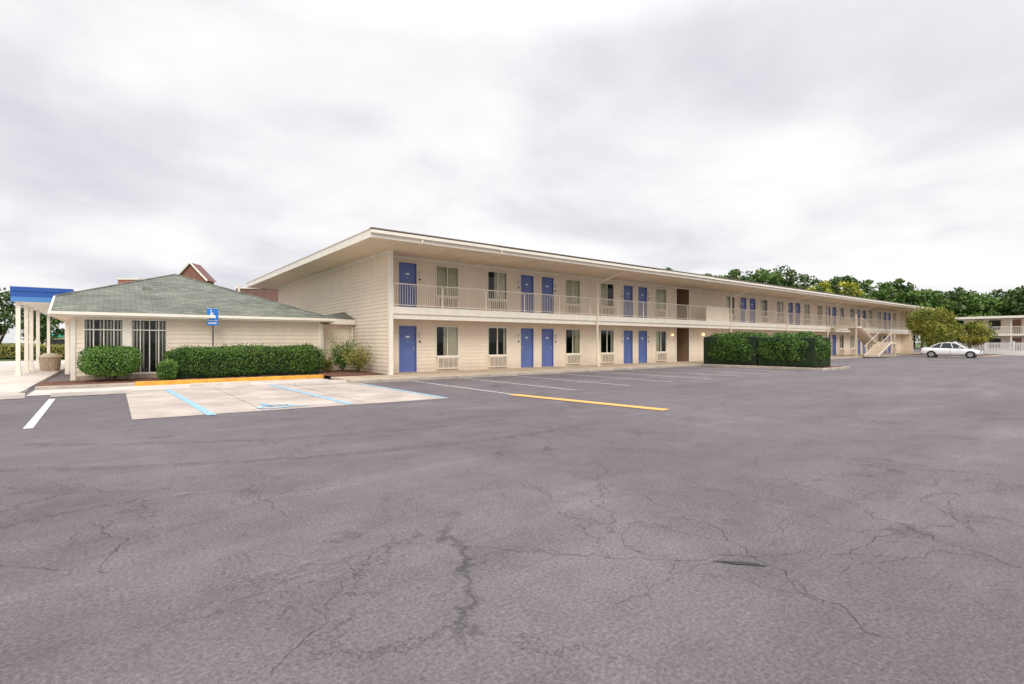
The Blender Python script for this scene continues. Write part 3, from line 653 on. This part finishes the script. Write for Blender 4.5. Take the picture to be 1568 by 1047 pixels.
# ---------------------------------------------------------------- car
car=empty('parked_car',(53.6,-7.6,0),math.radians(-84))
CP=paint('car_paint_white',(.78,.78,.78),.22,.02,1); TYRE=paint('tyre',(.02,.02,.02),.85,.2,5); LENS=paint('headlamp',(.5,.52,.55),.12,.05,3); TAIL=paint('tail_lamp',(.35,.02,.02),.25,.05,3); CG=paint('car_glass',(.02,.025,.03),.06,.1,1)
st=[(-2.25,.70,.38,.80),(-2.2,.80,.28,.93),(-1.9,.86,.22,.98),(-1.2,.89,.20,.98),(0,.90,.20,.94),(.9,.89,.20,.91),(1.6,.87,.22,.83),(2.05,.78,.25,.70),(2.25,.62,.34,.56)]
mb=MB(); rings=[]
for x,w,z0,z1 in st:
    r=[(x,-w*.9,z0),(x,-w,z0+.14),(x,-w,z0+(z1-z0)*.6),(x,-w*.93,z1-.05),(x,-w*.7,z1),(x,w*.7,z1),(x,w*.93,z1-.05),(x,w,z0+(z1-z0)*.6),(x,w,z0+.14),(x,w*.9,z0)]
    rings.append(len(mb.v)); mb.v+=r
for a,b in zip(rings[:-1],rings[1:]):
    for k in range(10): mb.f.append((a+k,a+(k+1)%10,b+(k+1)%10,b+k)); mb.m.append(0)
mb.f.append(tuple(range(rings[0],rings[0]+10))); mb.m.append(0); mb.f.append(tuple(range(rings[-1],rings[-1]+10))[::-1]); mb.m.append(0)
o=mb.build('body',[CP],car,smooth=True); s=o.modifiers.new('s','SUBSURF'); s.levels=1; s.render_levels=1
mb=MB()
lo=[(-1.55,.70,.95),(-.75,.76,.95),(.15,.76,.93),(1.05,.70,.89)]; hi=[(-.92,.54,1.36),(-.6,.58,1.41),(.0,.58,1.42),(.32,.55,1.38)]
for sgn in (-1,1):
    for k in range(3):
        a,b,c,d=lo[k],lo[k+1],hi[k+1],hi[k]; mb.poly([(a[0],sgn*a[1],a[2]),(b[0],sgn*b[1],b[2]),(c[0],sgn*c[1],c[2]),(d[0],sgn*d[1],d[2])],1)
    for k in range(4): mb.cyl((lo[k][0],sgn*lo[k][1],lo[k][2]),(hi[k][0],sgn*hi[k][1],hi[k][2]),.035,m=0,n=6)
    for k in range(3): mb.cyl((hi[k][0],sgn*hi[k][1],hi[k][2]),(hi[k+1][0],sgn*hi[k+1][1],hi[k+1][2]),.035,m=0,n=6)
mb.poly([(1.05,-.70,.89),(1.05,.7,.89),(.32,.55,1.38),(.32,-.55,1.38)],1); mb.poly([(-1.55,-.70,.95),(-1.55,.7,.95),(-.92,.54,1.36),(-.92,-.54,1.36)],1)
for k in range(3): mb.poly([(hi[k][0],-hi[k][1],hi[k][2]+.01),(hi[k+1][0],-hi[k+1][1],hi[k+1][2]+.01),(hi[k+1][0],hi[k+1][1],hi[k+1][2]+.01),(hi[k][0],hi[k][1],hi[k][2]+.01)],0)
mb.build('cabin',[CP,CG],car)
mb=MB()
for x in (-1.4,1.4):
    for sgn in (-1,1):
        mb.cyl((x,sgn*.70,.32),(x,sgn*.905,.32),.36,n=20,m=3); mb.cyl((x,sgn*.72,.32),(x,sgn*.92,.32),.305,n=20,m=0); mb.cyl((x,sgn*.8,.32),(x,sgn*.93,.32),.20,n=12,m=1)
mb.build('wheels',[TYRE,METAL,METAL,DARK],car)
mb=MB()
for sgn in (-1,1):
    mb.box(2.02,2.19,sgn*.62-.14,sgn*.62+.14,.56,.67,0); mb.box(-2.27,-2.18,sgn*.62-.14,sgn*.62+.14,.68,.82,1); mb.box(.6,.75,sgn*.95-.08,sgn*.95+.08,.93,1.05,2)
    mb.box(-.02,-.005,sgn*.905-.004,sgn*.905+.004,.35,.9,3)
mb.box(2.2,2.26,-.35,.35,.40,.50,3)
mb.build('lights_mirrors_grille',[LENS,TAIL,CP,DARK],car)
# ---------------------------------------------------------------- sky + light
w=bpy.data.worlds.new('World'); scene.world=w; w.use_nodes=True; nt=w.node_tree; nt.nodes.clear(); L=nt.links
out=N(nt,'ShaderNodeOutputWorld'); bg=N(nt,'ShaderNodeBackground'); bg.inputs['Strength'].default_value=.1
sky=N(nt,'ShaderNodeTexSky',sky_type='NISHITA'); sky.sun_disc=False; sky.sun_elevation=math.radians(42); sky.sun_rotation=math.radians(207)
tc=N(nt,'ShaderNodeTexCoord'); sp=N(nt,'ShaderNodeSeparateXYZ'); L.new(tc.outputs['Generated'],sp.inputs[0])
zz=N(nt,'ShaderNodeMath',operation='MAXIMUM'); zz.inputs[1].default_value=0; L.new(sp.outputs['Z'],zz.inputs[0])
za=N(nt,'ShaderNodeMath',operation='ADD'); za.inputs[1].default_value=.20; L.new(zz.outputs[0],za.inputs[0])
dx=N(nt,'ShaderNodeMath',operation='DIVIDE'); dy=N(nt,'ShaderNodeMath',operation='DIVIDE'); L.new(sp.outputs['X'],dx.inputs[0]); L.new(sp.outputs['Y'],dy.inputs[0]); L.new(za.outputs[0],dx.inputs[1]); L.new(za.outputs[0],dy.inputs[1])
cb=N(nt,'ShaderNodeCombineXYZ'); L.new(dx.outputs[0],cb.inputs[0]); L.new(dy.outputs[0],cb.inputs[1]); cb.inputs[2].default_value=3.1
n1=N(nt,'ShaderNodeTexNoise'); n1.inputs['Scale'].default_value=1.15; n1.inputs['Detail'].default_value=8; n1.inputs['Roughness'].default_value=.5; n1.inputs['Distortion'].default_value=.25; L.new(cb.outputs[0],n1.inputs[0])
rp=ramp(nt,[(.28,(.63,.63,.69)),(.41,(.745,.735,.775)),(.52,(.87,.855,.87)),(.64,(.97,.96,.96))]); L.new(n1.outputs['Fac'],rp.inputs[0])
gm=N(nt,'ShaderNodeMapRange'); gm.inputs['From Min'].default_value=.5; gm.inputs['From Max'].default_value=1; gm.inputs['To Min'].default_value=11.2; gm.inputs['To Max'].default_value=33; L.new(zz.outputs[0],gm.inputs[0])
sc=N(nt,'ShaderNodeVectorMath',operation='SCALE'); L.new(rp.outputs[0],sc.inputs[0]); L.new(gm.outputs[0],sc.inputs['Scale'])
mx=N(nt,'ShaderNodeMixRGB'); mx.inputs[0].default_value=.95; L.new(sky.outputs[0],mx.inputs[1]); L.new(sc.outputs[0],mx.inputs[2])
L.new(mx.outputs[0],bg.inputs[0]); L.new(bg.outputs[0],out.inputs[0])
sd=bpy.data.lights.new('sun','SUN'); sd.energy=1.5; sd.angle=math.radians(30); sd.color=(1,.93,.82); so=bpy.data.objects.new('sun',sd); scene.collection.objects.link(so)
so.rotation_euler=Vector((.36,.70,-.62)).to_track_quat('-Z','Y').to_euler()
# ---------------------------------------------------------------- camera
cd=bpy.data.cameras.new('camera'); cd.sensor_width=36; cd.lens=18.02; cd.clip_end=3000; cd.clip_start=.05
co=bpy.data.objects.new('camera',cd); scene.collection.objects.link(co); co.location=(-9.29,-20.39,1.5); co.rotation_euler=(math.radians(90),0,-math.atan2(.614,.789)); scene.camera=co
scene.view_settings.view_transform='Standard'; scene.view_settings.look='None'; scene.view_settings.exposure=0
